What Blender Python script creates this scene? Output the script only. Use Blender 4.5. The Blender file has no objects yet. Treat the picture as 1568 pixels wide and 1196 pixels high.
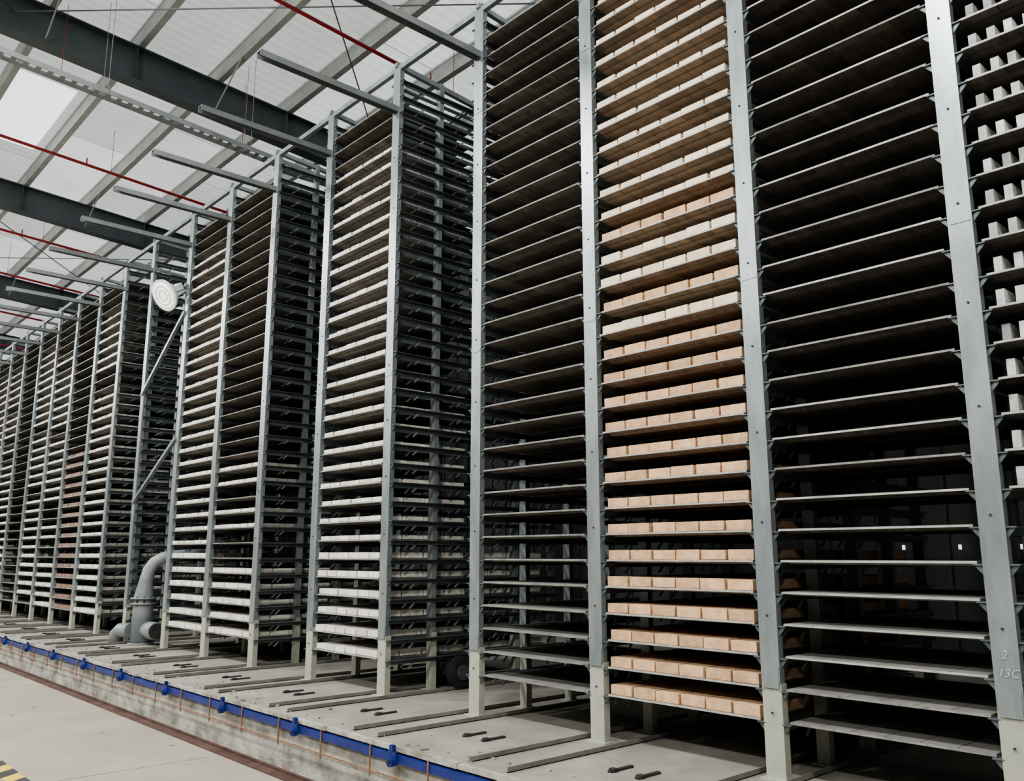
import bpy, math, random
from mathutils import Vector, Matrix
random.seed(7)
S=bpy.context.scene
PI=math.pi
# ------------------------------------------------------------------ materials
def mat(name, c1, c2=None, rough=0.7, metal=0.0, scale=6.0, bump=0.0, stretch=(1,1,1), island=0.0, detail=6, lo=.35, hi=.65, spec=.5):
    m=bpy.data.materials.new(name); m.use_nodes=True
    n=m.node_tree.nodes; l=m.node_tree.links
    b=n['Principled BSDF']; b.inputs['Roughness'].default_value=rough; b.inputs['Metallic'].default_value=metal
    b.inputs['Specular IOR Level'].default_value=spec
    if c2 is None: c2=tuple(x*0.75 for x in c1)
    tc=n.new('ShaderNodeTexCoord'); mp=n.new('ShaderNodeMapping'); mp.inputs['Scale'].default_value=stretch
    l.new(tc.outputs['Object'],mp.inputs['Vector'])
    nz=n.new('ShaderNodeTexNoise'); nz.inputs['Scale'].default_value=scale; nz.inputs['Detail'].default_value=detail; nz.inputs['Roughness'].default_value=.65
    l.new(mp.outputs[0],nz.inputs['Vector'])
    r=n.new('ShaderNodeValToRGB'); r.color_ramp.elements[0].position=lo; r.color_ramp.elements[1].position=hi
    r.color_ramp.elements[0].color=(*c1,1); r.color_ramp.elements[1].color=(*c2,1)
    l.new(nz.outputs['Fac'],r.inputs['Fac'])
    out=r.outputs['Color']
    if island>0:
        g=n.new('ShaderNodeNewGeometry'); hs=n.new('ShaderNodeHueSaturation')
        mr=n.new('ShaderNodeMapRange'); mr.inputs['To Min'].default_value=1-island; mr.inputs['To Max'].default_value=1+island
        l.new(g.outputs['Random Per Island'],mr.inputs['Value']); l.new(mr.outputs[0],hs.inputs['Value']); l.new(out,hs.inputs['Color']); out=hs.outputs['Color']
    l.new(out,b.inputs['Base Color'])
    if bump>0:
        bp=n.new('ShaderNodeBump'); bp.inputs['Strength'].default_value=bump; bp.inputs['Distance'].default_value=.01
        n2=n.new('ShaderNodeTexNoise'); n2.inputs['Scale'].default_value=scale*6; n2.inputs['Detail'].default_value=8
        l.new(mp.outputs[0],n2.inputs['Vector']); l.new(n2.outputs['Fac'],bp.inputs['Height']); l.new(bp.outputs[0],b.inputs['Normal'])
    return m
def emit(name,c,s):
    m=bpy.data.materials.new(name); m.use_nodes=True; b=m.node_tree.nodes['Principled BSDF']
    b.inputs['Base Color'].default_value=(*c,1); b.inputs['Emission Color'].default_value=(*c,1); b.inputs['Emission Strength'].default_value=s
    return m
M_galv=mat('galvanised_steel',(.22,.255,.268),(.35,.39,.40),rough=.36,metal=.5,scale=5,stretch=(1,1,.3))
M_rail=mat('rail_steel',(.09,.11,.115),(.155,.175,.178),rough=.5,metal=.4,scale=5)
M_leg=mat('painted_leg',(.34,.35,.29),(.42,.42,.35),rough=.6,scale=8)
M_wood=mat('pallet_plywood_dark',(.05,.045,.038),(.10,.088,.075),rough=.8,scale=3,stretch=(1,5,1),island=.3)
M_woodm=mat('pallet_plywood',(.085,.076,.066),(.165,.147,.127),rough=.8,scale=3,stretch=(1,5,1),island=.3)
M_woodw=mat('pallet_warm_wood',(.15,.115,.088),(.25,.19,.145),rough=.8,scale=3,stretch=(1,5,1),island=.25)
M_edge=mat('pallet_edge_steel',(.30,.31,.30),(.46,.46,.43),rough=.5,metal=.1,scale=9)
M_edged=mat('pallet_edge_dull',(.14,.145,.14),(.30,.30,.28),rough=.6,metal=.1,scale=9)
M_pdust=mat('dusty_pallet',(.15,.15,.135),(.23,.225,.205),rough=.9,scale=4)
M_br_o=mat('brick_terracotta',(.50,.31,.175),(.68,.47,.30),rough=.9,scale=14,bump=.5,island=.15)
M_br_lit=mat('brick_terracotta_lit',(.66,.56,.41),(.80,.71,.56),rough=.9,scale=14,bump=.5,island=.12)  # paler copy of the terracotta brick; brighter light painted into the upper rows
M_br_w=mat('brick_pale',(.62,.60,.53),(.78,.76,.69),rough=.9,scale=14,bump=.4,island=.14)
M_br_g=mat('brick_grey',(.34,.345,.34),(.62,.625,.61),rough=.9,scale=6,bump=.4,island=.4)
M_br_r=mat('brick_brown',(.20,.13,.10),(.30,.20,.16),rough=.9,scale=14,bump=.4,island=.15)
M_conc=mat('platform_concrete',(.20,.19,.163),(.345,.33,.29),rough=.9,scale=1.6,bump=.35,lo=.3,hi=.7)
M_face=mat('rough_concrete_face',(.19,.18,.155),(.48,.465,.42),rough=.95,scale=3.2,bump=.8,stretch=(1,1,1.6),lo=.35,hi=.62)
M_floor=mat('floor_concrete',(.29,.265,.215),(.38,.352,.295),rough=.7,scale=.9,bump=.1,lo=.3,hi=.7)
M_stain=mat('floor_stain',(.16,.15,.13),(.24,.22,.19),rough=.8,scale=6)
M_trench=mat('rusty_trench',(.05,.025,.018),(.11,.06,.045),rough=.9,scale=5)
M_blue=mat('blue_paint',(.006,.016,.13),(.012,.028,.20),rough=.45,scale=7)
M_rust=mat('rusty_rod',(.18,.09,.05),(.28,.16,.09),rough=.85,scale=12)
M_dark=mat('dark_steel',(.02,.02,.02),(.04,.04,.038),rough=.7,scale=6)
M_rubber=mat('tyre_rubber',(.015,.015,.016),(.03,.03,.03),rough=.8,scale=10)
M_beam=mat('rafter_grey_paint',(.045,.06,.067),(.068,.083,.09),rough=.55,scale=1.5)
M_purl=mat('purlin_galv',(.30,.32,.31),(.40,.42,.40),rough=.5,metal=.2,scale=3)
M_strut=mat('outrigger_steel',(.20,.22,.225),(.28,.30,.305),rough=.5,metal=.4,scale=3)
M_red=mat('red_sprinkler_paint',(.20,.013,.018),(.28,.02,.024),rough=.4,scale=3)
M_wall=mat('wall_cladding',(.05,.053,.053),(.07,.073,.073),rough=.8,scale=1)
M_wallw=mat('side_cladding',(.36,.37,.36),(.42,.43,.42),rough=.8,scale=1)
M_duct=mat('duct_grey_enamel',(.19,.215,.225),(.30,.325,.33),rough=.4,scale=4)
M_white=mat('white_enamel',(.72,.73,.72),(.82,.82,.80),rough=.4,scale=4)
M_lens=emit('lamp_lens',(1,.98,.94),.55)
M_sky=emit('skylight_sheet',(.95,.98,1.0),1.15)
M_dot=emit('daylight_gap',(1,1,.97),1.0)
M_yel=mat('floor_yellow',(.62,.47,.04),(.72,.56,.07),rough=.7,scale=5)
M_blk=mat('floor_black',(.03,.03,.03),(.05,.05,.05),rough=.7,scale=5)
M_chalk=mat('chalk',(.45,.47,.47),(.58,.60,.60),rough=.9,scale=60)
def roofmat():
    m=bpy.data.materials.new('translucent_roof_film'); m.use_nodes=True; n=m.node_tree.nodes; l=m.node_tree.links
    n.remove(n['Principled BSDF']); out=n['Material Output']
    tc=n.new('ShaderNodeTexCoord'); mp=n.new('ShaderNodeMapping'); mp.inputs['Rotation'].default_value=(0,0,PI/2)
    l.new(tc.outputs['Object'],mp.inputs['Vector'])
    bt=n.new('ShaderNodeTexBrick'); bt.inputs['Scale'].default_value=1.0; bt.inputs['Brick Width'].default_value=3.25; bt.inputs['Row Height'].default_value=1.2
    bt.inputs['Mortar Size'].default_value=.012; bt.inputs['Color1'].default_value=(.58,.59,.57,1); bt.inputs['Color2'].default_value=(.92,.93,.91,1); bt.inputs['Mortar'].default_value=(.4,.4,.39,1)
    l.new(mp.outputs[0],bt.inputs['Vector'])
    wv=n.new('ShaderNodeTexWave'); wv.bands_direction='Y'; wv.inputs['Scale'].default_value=1.6; l.new(tc.outputs['Object'],wv.inputs['Vector'])
    mw=n.new('ShaderNodeMapRange'); mw.inputs['To Min'].default_value=.93; mw.inputs['To Max'].default_value=1.03; l.new(wv.outputs['Fac'],mw.inputs['Value'])
    nz=n.new('ShaderNodeTexNoise'); nz.inputs['Scale'].default_value=1.3; nz.inputs['Detail'].default_value=5; l.new(tc.outputs['Object'],nz.inputs['Vector'])
    mr=n.new('ShaderNodeMapRange'); mr.inputs['To Min'].default_value=.78; mr.inputs['To Max'].default_value=1.1; l.new(nz.outputs['Fac'],mr.inputs['Value'])
    mm=n.new('ShaderNodeMath'); mm.operation='MULTIPLY'; l.new(mr.outputs[0],mm.inputs[0]); l.new(mw.outputs[0],mm.inputs[1])
    hs=n.new('ShaderNodeHueSaturation'); l.new(bt.outputs['Color'],hs.inputs['Color']); l.new(mm.outputs[0],hs.inputs['Value'])
    d=n.new('ShaderNodeBsdfDiffuse'); t=n.new('ShaderNodeBsdfTranslucent'); mx=n.new('ShaderNodeMixShader'); mx.inputs[0].default_value=.42
    l.new(hs.outputs[0],d.inputs['Color']); l.new(hs.outputs[0],t.inputs['Color']); l.new(d.outputs[0],mx.inputs[1]); l.new(t.outputs[0],mx.inputs[2]); l.new(mx.outputs[0],out.inputs['Surface'])
    return m
M_roof=roofmat()
# ------------------------------------------------------------------ builder
class MB:
    def __init__(s): s.v=[]; s.f=[]
    def box(s,x0,x1,y0,y1,z0,z1):
        b=len(s.v)
        s.v+=[(x0,y0,z0),(x1,y0,z0),(x1,y1,z0),(x0,y1,z0),(x0,y0,z1),(x1,y0,z1),(x1,y1,z1),(x0,y1,z1)]
        s.f+=[(b,b+3,b+2,b+1),(b+4,b+5,b+6,b+7),(b,b+1,b+5,b+4),(b+1,b+2,b+6,b+5),(b+2,b+3,b+7,b+6),(b+3,b,b+4,b+7)]
    def rb(s,x,y,z,dx,dy,dz,a):
        b=len(s.v); ca,sa=math.cos(a),math.sin(a)
        for k in (-1,1):
            for i,j in ((-1,-1),(1,-1),(1,1),(-1,1)):
                u=i*dx/2; w=j*dy/2
                s.v.append((x+u*ca-w*sa,y+u*sa+w*ca,z+k*dz/2))
        s.f+=[(b,b+3,b+2,b+1),(b+4,b+5,b+6,b+7),(b,b+1,b+5,b+4),(b+1,b+2,b+6,b+5),(b+2,b+3,b+7,b+6),(b+3,b,b+4,b+7)]
    def beam(s,p,q,w,h,up=(0,0,1)):
        p=Vector(p);q=Vector(q);d=(q-p).normalized();u=Vector(up)
        if abs(d.dot(u))>.98:u=Vector((1,0,0))
        r=d.cross(u).normalized();u=r.cross(d)
        b=len(s.v)
        for P in (p,q):
            for i,j in ((-1,-1),(1,-1),(1,1),(-1,1)): s.v.append(tuple(P+r*i*w/2+u*j*h/2))
        s.f+=[(b,b+1,b+2,b+3),(b+7,b+6,b+5,b+4),(b,b+4,b+5,b+1),(b+1,b+5,b+6,b+2),(b+2,b+6,b+7,b+3),(b+3,b+7,b+4,b)]
    def tube(s,pts,rs,n=16,cap=True):
        pts=[Vector(p) for p in pts]; base=len(s.v); pr=None
        for i,p in enumerate(pts):
            if i==0:d=pts[1]-p
            elif i==len(pts)-1:d=p-pts[i-1]
            else:
                d=(pts[i+1]-p)+(p-pts[i-1])
            d.normalize()
            if pr is None:
                a=Vector((0,0,1)) if abs(d.z)<.9 else Vector((1,0,0)); r=d.cross(a).normalized()
            else: r=(pr-d*pr.dot(d)).normalized()
            pr=r;u=d.cross(r)
            R=rs if isinstance(rs,(int,float)) else rs[i]
            for k in range(n):
                a=2*PI*k/n; s.v.append(tuple(p+r*math.cos(a)*R+u*math.sin(a)*R))
        for i in range(len(pts)-1):
            for k in range(n):
                a=base+i*n+k;b=base+i*n+(k+1)%n; s.f.append((a,b,b+n,a+n))
        if cap:
            s.f.append(tuple(base+k for k in range(n-1,-1,-1))); e=base+(len(pts)-1)*n; s.f.append(tuple(e+k for k in range(n)))
    def build(s,name,m,parent=None,smooth=False):
        me=bpy.data.meshes.new(name); me.from_pydata(s.v,[],s.f); me.materials.append(m)
        if smooth:
            for p in me.polygons: p.use_smooth=len(p.vertices)==4
        o=bpy.data.objects.new(name,me); S.collection.objects.link(o)
        if parent is not None:o.parent=parent
        return o
def empty(name):
    e=bpy.data.objects.new(name,None); S.collection.objects.link(e); e.empty_display_size=.2; return e
# ------------------------------------------------------------------ layout
PZ=.46; XF=4.93; BAY=1.42; LV=.194; L0=PZ+.335; TOP=PZ+6.74; NL=33
DX=[0,.58,1.16,1.74,2.32]
PY=[.26,1.67,3.03]+[4.49+BAY*i for i in range(7)]
PY.append(PY[-1]+1.67)
for i in range(10): PY.append(PY[-1]+BAY)
LOAD={0:'blocks',1:'empty',2:'orange',3:'empty',4:'none',5:'white',6:'none',7:'mixed',8:'white',9:'none',10:'none',11:'white',12:'red',13:'white',14:'white',15:'empty',16:'white',17:'white',18:'empty',19:'white'}
def frame(k,parent):
    y=PY[k]; g=MB(); r=MB(); lg=MB(); bo=MB()
    for i,dx in enumerate(DX):
        x=XF+dx; w=.13 if i==0 else .085; d=.055; t=.008
        zt=TOP if i<3 else TOP-.25
        zb=PZ+.57
        g.box(x,x+t,y-w/2,y+w/2,zb,zt)
        g.box(x+t,x+d,y-w/2,y-w/2+t,zb,zt); g.box(x+t,x+d,y+w/2-t,y+w/2,zb,zt)
        lg.box(x+.006,x+.07,y-w/2-.002,y+w/2+.002,PZ+.012,zb+.0)
        lg.box(x-.03,x+.10,y-w/2-.03,y+w/2+.03,PZ,PZ+.012)
        g.box(x-.004,x,y-w/2+.008,y+w/2-.008,zb-.03,zb+.10)
        if i==0:
            for zs in (PZ+3.2,PZ+5.6): g.box(x-.004,x,y-w/2+.008,y+w/2-.008,zs-.01,zs+.02)
    for n in range(NL):
        z=L0+n*LV
        for s in (-1,1):
            yy=y+s*.052
            r.box(XF+.01,XF+2.38,min(yy,yy+s*.005),max(yy,yy+s*.005),z-.045,z)
            r.box(XF+.01,XF+2.38,min(yy+s*.005,yy+s*.05),max(yy+s*.005,yy+s*.05),z-.005,z)
            r.beam((XF+.02,y+s*.058,z-.055),(XF+.02,y+s*.098,z-.008),.022,.006,up=(1,0,0))
            r.box(XF+.005,XF+.03,min(y+s*.055,y+s*.115),max(y+s*.055,y+s*.115),z-.008,z-.001)
            for dx in (.34,.92,1.5):
                g.beam((XF+dx-.06,yy+s*.012,z-.095),(XF+dx,yy+s*.012,z-.045),.010,.016)
    if k<8:
        for n in range(0,NL,3):
            z=L0+n*LV+.06
            bo.tube([(XF,y,z),(XF-.006,y,z)],.007,8)
    g.beam((XF-.02,y,TOP+.01),(XF+2.4,y,TOP-.15),.05,.05)
    g.build('uprights',M_galv,parent); r.build('side_rails',M_rail,parent); lg.build('painted_legs',M_leg,parent)
    if bo.v: bo.build('bolts',M_dark,parent)
def bricks(mb,y0,y1,z,ny,nx,h,x0,depth,gap):
    W=(y1-y0)/ny; D=depth/nx
    for j in range(nx):
        for i in range(ny):
            mb.rb(x0+D*(j+.5)+random.uniform(-.008,.008),y0+W*(i+.5)+random.uniform(-.005,.005),z+h/2,D-gap,W-gap,h+random.uniform(-.003,.003),random.uniform(-.02,.02))
for k in range(len(PY)-1):
    e=empty('brick_drying_rack')
    frame(k,e)
    y0=PY[k]+.10; y1=PY[k+1]-.10
    t=LOAD[k]
    g=MB(); ya=PY[k]; yb=PY[k+1]
    g.box(XF+.0,XF+.05,ya+.067,yb-.067,TOP-.06,TOP)
    g.box(XF+1.17,XF+1.21,ya+.045,yb-.045,TOP-.05,TOP)
    g.box(XF+2.33,XF+2.37,ya+.045,yb-.045,PZ+.30,PZ+.34)
    if k==9:
        for a,b in ((5.1,4.0),(3.1,2.2)):
            g.beam((XF-.01,ya+.02,PZ+a),(XF-.01,yb-.02,PZ+b),.05,.05)
            g.beam((XF+1.2,ya+.02,PZ+b),(XF+1.2,yb-.02,PZ+a),.05,.05)
    g.build('tie_beams',M_galv,e)
    sm=MB(); ys=PY[k]; zs=1.81+4.85; x0s=3.30; x1s=XF
    sm.box(x0s,x1s,ys-.045,ys+.045,zs+.03,zs+.035); sm.box(x0s,x1s,ys-.045,ys-.04,zs-.03,zs+.03); sm.box(x0s,x1s,ys+.04,ys+.045,zs-.03,zs+.03)
    sm.build('outrigger_channel',M_strut,e)
    if t=='none': continue
    pal=MB(); ed=MB(); edd=MB(); lo=MB(); brA=MB(); brB=MB()
    for n in range(NL-1):
        z=L0+n*LV+.001; jx=random.uniform(-.014,.014); x0=XF+.014+jx
        cols=[(x0,1.12)]
        if t in('orange','red') or (t in ('white','mixed') and n<6): cols.append((x0+1.2,1.1))
        if t=='blocks' and not(7<=n<=31): continue
        for ci,(xx,dd) in enumerate(cols):
            zz=z
            tgt= lo if (n<6 and t=='empty') else pal
            npk=6; W=(y1-y0)/npk
            for i in range(npk):
                tgt.box(xx+.006,xx+dd,y0+W*i+.0025,y0+W*(i+1)-.0025,zz,zz+.014)
            for q in (.1,.5,.9):
                tgt.box(xx+dd*q-.03,xx+dd*q+.03,y0+.01,y1-.01,zz-.012,zz)
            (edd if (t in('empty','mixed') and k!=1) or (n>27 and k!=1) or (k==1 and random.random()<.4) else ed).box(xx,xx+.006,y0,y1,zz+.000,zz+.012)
            zb=zz+.015
            if t=='orange':
                h=.066 if n<19 else .05
                bricks(brA if n<14 or (n<20 and n%3==0) else brB,y0,y1,zb,6,4,h,xx+.012,dd-.015,.017)  # upper rows take the paler colour, painting in the light up there
            elif t=='white' or (t=='mixed' and n<12):
                hh=.058 if n<6 else .042
                if n<29 and (k in (5,8) or random.random()<.85): bricks(brB,y0,y1,zb,6,4,hh,xx+.006,dd-.01,.018)
            elif t=='red' and n<16:
                bricks(brA,y0,y1,zb,6,4,.06,xx+.02,dd-.02,.014)
            elif t=='blocks':
                bricks(brB,y0,y1,zb,13,5,.10,xx+.04,dd-.06,.05)
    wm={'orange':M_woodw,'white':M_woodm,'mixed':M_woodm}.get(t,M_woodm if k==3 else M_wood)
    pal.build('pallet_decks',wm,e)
    if lo.v: lo.build('dusty_pallet_decks',M_pdust,e)
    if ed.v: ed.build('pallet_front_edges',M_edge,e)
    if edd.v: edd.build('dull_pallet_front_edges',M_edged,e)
    if brA.v: brA.build('bricks',M_br_o if t=='orange' else M_br_r,e)
    if brB.v: brB.build('pale_bricks',{'orange':M_br_lit,'blocks':M_br_g}.get(t,M_br_w),e)
    if k==1:
        for txt,zt,yt in (('2',1.29,1.69),('13C',1.20,1.715)):
            tcu=bpy.data.curves.new('chalk_mark','FONT'); tcu.body=txt; tcu.size=.06; tcu.extrude=.0004; tcu.shear=.3; tcu.offset=-.0008
            to=bpy.data.objects.new('chalk_mark',tcu); to.location=(XF-.0062,yt,zt); to.rotation_euler=(PI/2,0,-PI/2); tcu.materials.append(M_chalk)
            S.collection.objects.link(to); to.parent=e
e=empty('brick_drying_rack'); frame(len(PY)-1,e)
# ------------------------------------------------------------------ platform & floor
XE=3.80; Y0=-6; Y1=44
mb=MB(); mb.box(XE,11.45,Y0,Y1,0,PZ); pf=mb.build('concrete_platform',M_conc)
mb=MB(); mb.box(XE-.02,XE-.001,Y0,Y1,.02,PZ-.10)
y=Y0
while y<Y1:
    L=random.uniform(.15,.5); mb.box(XE-.03-random.uniform(0,.015),XE-.001,y,y+L,PZ-.03,PZ+random.uniform(.0,.008)); y+=L
mb.build('face_render',M_face,pf)
mb=MB(); mb.box(-20,11.7,-12,50,-.2,0); fl=mb.build('floor',M_floor)
mb=MB(); mb.box(XE-.16,XE-.02,Y0,Y1,.001,.006); mb.box(XE-.05,XE-.022,Y0,Y1,.006,.025); mb.build('trim_1',M_trench)
mb=MB()
for yy in (2,8,14,20,26): mb.box(-20,XE-.25,yy,yy+.006,.0005,.002)
mb.build('floor_joint',M_pdust,fl)
mb=MB()
for i in range(26):
    x=random.uniform(1.2,3.5); y=random.uniform(3,18); s=random.uniform(.01,.04); b=len(mb.v)
    for q in range(9): 
        a=q*2*PI/9; r_=s*random.uniform(.5,1.2); mb.v.append((x+r_*math.cos(a),y+r_*1.6*math.sin(a),.0015))
    mb.f.append(tuple(range(b,b+9)))
mb.build('floor_spots',M_stain,fl)
hz=empty('hazard_floor_marking'); a=MB();b=MB(); hx=1.95; y=2.0;i=0
while y<34:
    T=a if i%2 else b; v=len(T.v)
    T.v+=[(hx,y,.003),(hx+.16,y+.12,.003),(hx+.16,y+.32,.003),(hx,y+.2,.003)]; T.f.append((v,v+1,v+2,v+3)); y+=.2;i+=1
a.build('yellow',M_yel,hz);b.build('black',M_blk,hz)
bl=empty('blue_guide_rail'); g=MB(); xb=XE-.03
g.box(xb-.03,xb-.022,Y0,Y1,PZ-.100,PZ-.045); g.box(xb-.022,xb+.008,Y0,Y1,PZ-.053,PZ-.045); g.box(xb-.022,xb+.008,Y0,Y1,PZ-.100,PZ-.092)
yy=PY[3]-.55-5*BAY
cl=MB()
while yy<Y1-1:
    g.tube([(xb-.075,yy,PZ-.09),(xb-.03,yy,PZ-.09)],.036,14); g.box(xb-.05,xb-.03,yy-.045,yy+.045,PZ-.11,PZ-.02)
    g.box(xb-.06,xb-.03,yy-.02,yy+.02,PZ-.02,PZ+.02)
    cl.box(xb-.085,xb-.076,yy-.013,yy+.013,PZ-.103,PZ-.077)
    yy+=BAY
g.build('rail',M_blue,bl); cl.build('roller_pins',M_dark,bl)
rr=MB(); rr.tube([(XE-.065,Y0,PZ-.20),(XE-.065,Y1,PZ-.20)],.007,8)
yy=Y0+.3
while yy<Y1:
    rr.tube([(XE-.065,yy,PZ-.24),(XE-.065,yy,PZ-.02)],.007,6); yy+=BAY/2
rr.build('rusty_pull_rod',M_rust,bl)
st=MB(); sl=MB(); db=MB()
for k in range(0,len(PY)-1):
    y=PY[k]
    for o in (.16,BAY-.16-.02):
        st.box(XE+.05,XF+2.4,y+o,y+o+.045,PZ,PZ+.006); st.box(XE+.05,XF+2.4,y+o,y+o+.006,PZ,PZ+.035)
    for o in (.58,.80):
        sl.box(XF-.60,XF-.38,y+o,y+o+.03,PZ,PZ+.014); sl.box(XF-.58,XF-.54,y+o-.008,y+o+.038,PZ,PZ+.022)
st.build('floor_guide_strip',M_pdust,pf); sl.build('cast_in_slots',M_dark,pf)
for i in range(260):
    x=XE+abs(random.gauss(.0,.22))+.02; y=random.uniform(1,24); s=random.uniform(.008,.026)
    db.rb(x,y,PZ+s*.3,s*1.4,s,s*.6,random.uniform(0,3))
db.build('brick_rubble',M_face,pf)
# ------------------------------------------------------------------ wheelset under rack
ct=empty('transfer_trolley_wheels'); w=MB();h=MB();c=MB()
cx=5.80
for yy in (7.16,7.50):
    w.tube([(cx,yy-.04,PZ+.165),(cx,yy-.03,PZ+.165),(cx,yy+.03,PZ+.165),(cx,yy+.04,PZ+.165)],[.13,.165,.165,.13],28)
    h.tube([(cx,yy-.055,PZ+.165),(cx,yy+.055,PZ+.165)],.075,16)
    for a in range(5):
        an=a*2*PI/5; c.tube([(cx+.05*math.cos(an),yy-.062,PZ+.165+.05*math.sin(an)),(cx+.05*math.cos(an),yy-.05,PZ+.165+.05*math.sin(an))],.008,6)
c.tube([(cx,7.16,PZ+.165),(cx,7.50,PZ+.165)],.025,10); c.box(cx-.1,cx+.1,7.23,7.43,PZ+.14,PZ+.26)
w.build('tyres',M_rubber,ct);h.build('hubs',M_rail,ct);c.build('axle_block',M_dark,ct)
# ------------------------------------------------------------------ blower duct
d=empty('blower_duct'); g=MB(); X,Y=4.98,14.0
pts=[(X,Y,PZ),(X,Y,PZ+.62),(X,Y,PZ+.66),(X,Y,PZ+.72),(X+.01,Y-.02,PZ+.95),(X+.03,Y-.05,PZ+1.12),(X+.09,Y-.09,PZ+1.24),(X+.20,Y-.13,PZ+1.31),(X+.34,Y-.16,PZ+1.34),(X+.9,Y-.18,PZ+1.36)]
g.tube(pts,[.15,.15,.15,.145,.105,.095,.09,.09,.09,.09],20)
for z in (PZ+.0,PZ+.60,PZ+.68): g.tube([(X,Y,z),(X,Y,z+.025)],.19,20)
g.tube([(X-.12,Y+.15,PZ+.2),(X-.2,Y+.33,PZ+.2),(X-.22,Y+.42,PZ+.14),(X-.22,Y+.45,PZ+.0)],.11,16)
g.tube([(X+.05,Y-.1,PZ+.22),(X+.05,Y-.5,PZ+.22)],.13,20)
g.build('duct_body',M_duct,d,True)
g=MB(); g.tube([(X+.05,Y-.50,PZ+.22),(X+.05,Y-.515,PZ+.22)],.118,20); g.build('mouth_shade_disc',M_dark,d)  # dark disc over the closed pipe end paints the shade inside its opening
g=MB()
for a in range(10):
    an=a*PI/5; g.tube([(X+.17*math.cos(an),Y+.17*math.sin(an),PZ+.59),(X+.17*math.cos(an),Y+.17*math.sin(an),PZ+.72)],.012,6)
g.build('flange_bolts',M_dark,d)
# ------------------------------------------------------------------ round flood lamp
lp=empty('round_flood_lamp'); g=MB(); P=Vector((XF-.30,PY[9]+.14,5.80)); D=Vector((-.80,-.22,-.50)).normalized()
g.tube([P-D*.10,P-D*.07,P-D*.02,P+D*.02],[.12,.20,.25,.255],32)
g.build('housing',M_white,lp,True)
R=D.cross(Vector((0,0,1))).normalized(); U=R.cross(D)
g=MB(); g.tube([P+D*.021,P+D*.03],[.215,.20],32); g.build('lens',M_lens,lp)
g=MB()
for rr_ in (.08,.15): g.tube([P+D*.034+R*rr_*math.cos(a*PI/12)+U*rr_*math.sin(a*PI/12) for a in range(25)],.004,6,False)
g.build('led_rings',M_strut,lp)
g=MB()
for a in range(-4,5):
    c_=P-D*.13+R*a*.03; hl=math.sqrt(max(.0,.14**2-(a*.03)**2)); g.beam(c_-U*hl,c_+U*hl,.006,.08,up=D)
g.beam(P-D*.19,P-D*.34+U*.03,.15,.15)
g.build('heat_sink',M_white,lp)
g=MB()
g.beam(P-D*.03+R*.26,P-D*.36+R*.20,.03,.01); g.beam(P-D*.03-R*.26,P-D*.36-R*.20,.03,.01); g.beam(P-D*.36+R*.20,P-D*.36-R*.20,.03,.01)
g.beam(P-D*.36,(XF,PY[9],6.0),.03,.03)
g.build('yoke',M_rail,lp)
# ------------------------------------------------------------------ roof
SL=.065
XW=11.4
def rz(x): return 9.05-SL*(x-3)
def roofbox(mb,x0,x1,y0,y1,dz0,dz1):
    b=len(mb.v)
    for z in (0,1):
        for x,y in ((x0,y0),(x1,y0),(x1,y1),(x0,y1)): mb.v.append((x,y,rz(x)+(dz1 if z else dz0)))
    mb.f+=[(b,b+3,b+2,b+1),(b+4,b+5,b+6,b+7),(b,b+1,b+5,b+4),(b+1,b+2,b+6,b+5),(b+2,b+3,b+7,b+6),(b+3,b,b+4,b+7)]
mb=MB(); mb.v=[(-20.2,-12,rz(-20.2)+.42),(11.7,-12,rz(11.7)+.42),(11.7,50,rz(11.7)+.42),(-20.2,50,rz(-20.2)+.42)]; mb.f=[(0,3,2,1)]
ceil=mb.build('ceiling',M_roof)
mb=MB()
for ys in (-3,3.5,10.0,16.5,23,29.5,36):
    for xs in (-13.0,-7.2,-1.1,2.45):
        roofbox(mb,xs,xs+1.0,ys-1.9,ys+(3.6 if xs<2 else .9),.405,.415)
mb.build('skylight_panel',M_sky,ceil)
mb=MB(); x=-19.2
while x<XW-.1:
    roofbox(mb,x,x+.09,-12,46,.14,.155); roofbox(mb,x,x+.008,-12,46,.155,.40); roofbox(mb,x,x+.09,-12,46,.39,.40); x+=1.2
mb.build('roof_purlin',M_purl,ceil)
for yb in (-7.3,-.8,5.7,12.2,18.7,25.2,31.7,38.2):
    mb=MB(); roofbox(mb,-20,XW,yb-.12,yb+.12,-.42,-.40); roofbox(mb,-20,XW,yb-.006,yb+.006,-.40,.12); roofbox(mb,-20,XW,yb-.12,yb+.12,.12,.137)
    x=-18
    while x<XW-.2:
        roofbox(mb,x,x+.01,yb-.11,yb+.11,-.40,.12); x+=2.4
    ra=mb.build('roof_rafter',M_beam,ceil)
pb=MB()
for yb in (-.8,5.7,12.2,18.7,25.2):
    x=-19.2+2.4
    while x<XW:
        pb.tube([(x,yb+.1,rz(x)-.35),(x,yb+1.0,rz(x)+.15)],.012,6); pb.tube([(x,yb-.1,rz(x)-.35),(x,yb-1.0,rz(x)+.15)],.012,6); x+=2.4
pb.build('flange_stay',M_purl,ceil)
for yp,dz in ((2.6,-.7),(5.6,-.7),(8.7,-.62),(11.95,-.95),(15.0,-.62),(19.3,-.66),(22.4,-.62),(26,-.6),(30,-.6)):
    mb=MB(); mb.tube([((-18 if yp!=11.95 else 1.9),yp,rz(-18 if yp!=11.95 else 1.9)+dz),(XW-.3,yp,rz(XW-.3)+dz)],.026,10)
    x=-17 if yp!=11.95 else 2.2
    while x<XW-.8:
        mb.tube([(x,yp,rz(x)+dz),(x,yp,rz(x)+dz+.12)],.012,8); mb.tube([(x+.4,yp,rz(x)+dz),(x+.4,yp,rz(x)+.17)],.004,5); x+=2.6
    mb.build('sprinkler_pipe',M_red,ceil)
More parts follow.
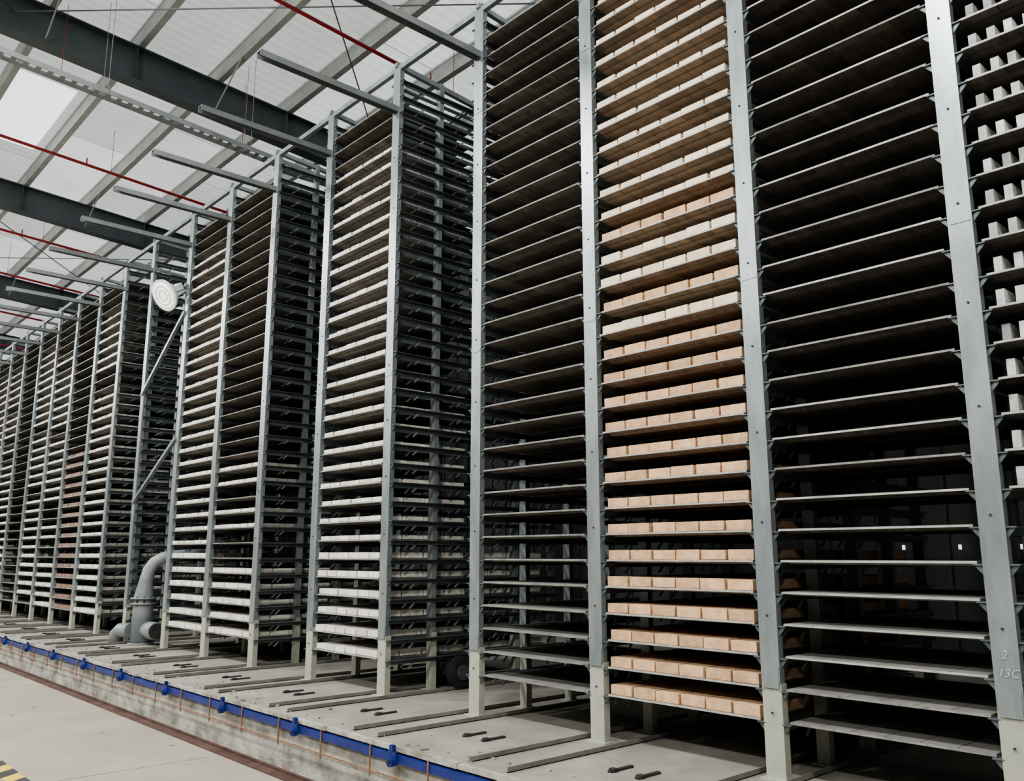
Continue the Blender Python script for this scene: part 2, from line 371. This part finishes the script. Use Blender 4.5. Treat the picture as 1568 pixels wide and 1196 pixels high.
mb=MB(); za=-1.28; yt=11.3
for s in (-.09,.09): roofbox(mb,-18,6.5,yt+s-.004,yt+s+.004,za,za+.07)
x=-18
while x<6.5: roofbox(mb,x,x+.06,yt-.09,yt+.09,za,za+.008); x+=.14
x=-17
while x<6:
    for s in (-.12,.12): mb.tube([(x,yt+s,rz(x)+za),(x,yt+s,rz(x)+.17)],.004,5)
    x+=2
mb.build('cable_tray',M_strut,ceil)
mb=MB()
for ya,yb in ((5.7,12.2),(18.7,25.2)):
    for xa,xb in ((-4,2),(2,8)):
        mb.tube([(xa,ya,rz(xa)-.1),(xb,yb,rz(xb)-.1)],.01,6); mb.tube([(xb,ya,rz(xb)-.1),(xa,yb,rz(xa)-.1)],.01,6)
mb.build('wind_bracing_rod',M_rail,ceil)
# walls
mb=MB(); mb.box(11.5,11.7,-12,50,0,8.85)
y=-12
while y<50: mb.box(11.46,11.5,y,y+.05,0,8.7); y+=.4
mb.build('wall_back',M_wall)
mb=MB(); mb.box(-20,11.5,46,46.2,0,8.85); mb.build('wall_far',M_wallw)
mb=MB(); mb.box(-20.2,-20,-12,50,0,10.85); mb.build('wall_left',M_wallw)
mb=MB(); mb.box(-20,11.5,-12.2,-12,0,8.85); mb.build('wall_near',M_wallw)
mb=MB()
for yy in (3.55,4.25,4.95): mb.box(11.43,11.455,yy,yy+.03,1.88,1.94)
mb.build('wall_vent_slots',M_dot)
# ------------------------------------------------------------------ lights
def area(loc,size,p,col,rot=(0,0,0)):
    l=bpy.data.lights.new('high_bay_light','AREA'); l.energy=p; l.size=size; l.color=col
    o=bpy.data.objects.new('high_bay_light',l); o.location=loc; o.rotation_euler=rot; S.collection.objects.link(o)
for yy in (-3,3,9,15,21,27,33):
    for xx in (-5.5,.3):
        area((xx,yy,8.2),.6,330,(1,.985,.95),(0,math.radians(-22),0))
W=bpy.data.worlds.new('World'); S.world=W; W.use_nodes=True
W.node_tree.nodes['Background'].inputs[0].default_value=(.95,.98,1,1); W.node_tree.nodes['Background'].inputs[1].default_value=1.95
# ------------------------------------------------------------------ camera
cam=bpy.data.cameras.new('camera'); co=bpy.data.objects.new('camera',cam); S.collection.objects.link(co); S.camera=co
cam.sensor_width=36; cam.lens=36*1310/1568; cam.clip_end=200
A=math.radians(42.3); P=math.radians(10.9)
f=Vector((math.sin(A)*math.cos(P),math.cos(A)*math.cos(P),math.sin(P)))
q=f.to_track_quat('-Z','Y'); co.rotation_euler=q.to_euler(); co.location=(0,0,1.81)
S.view_settings.view_transform='AgX'
S.view_settings.look='AgX - Medium High Contrast'
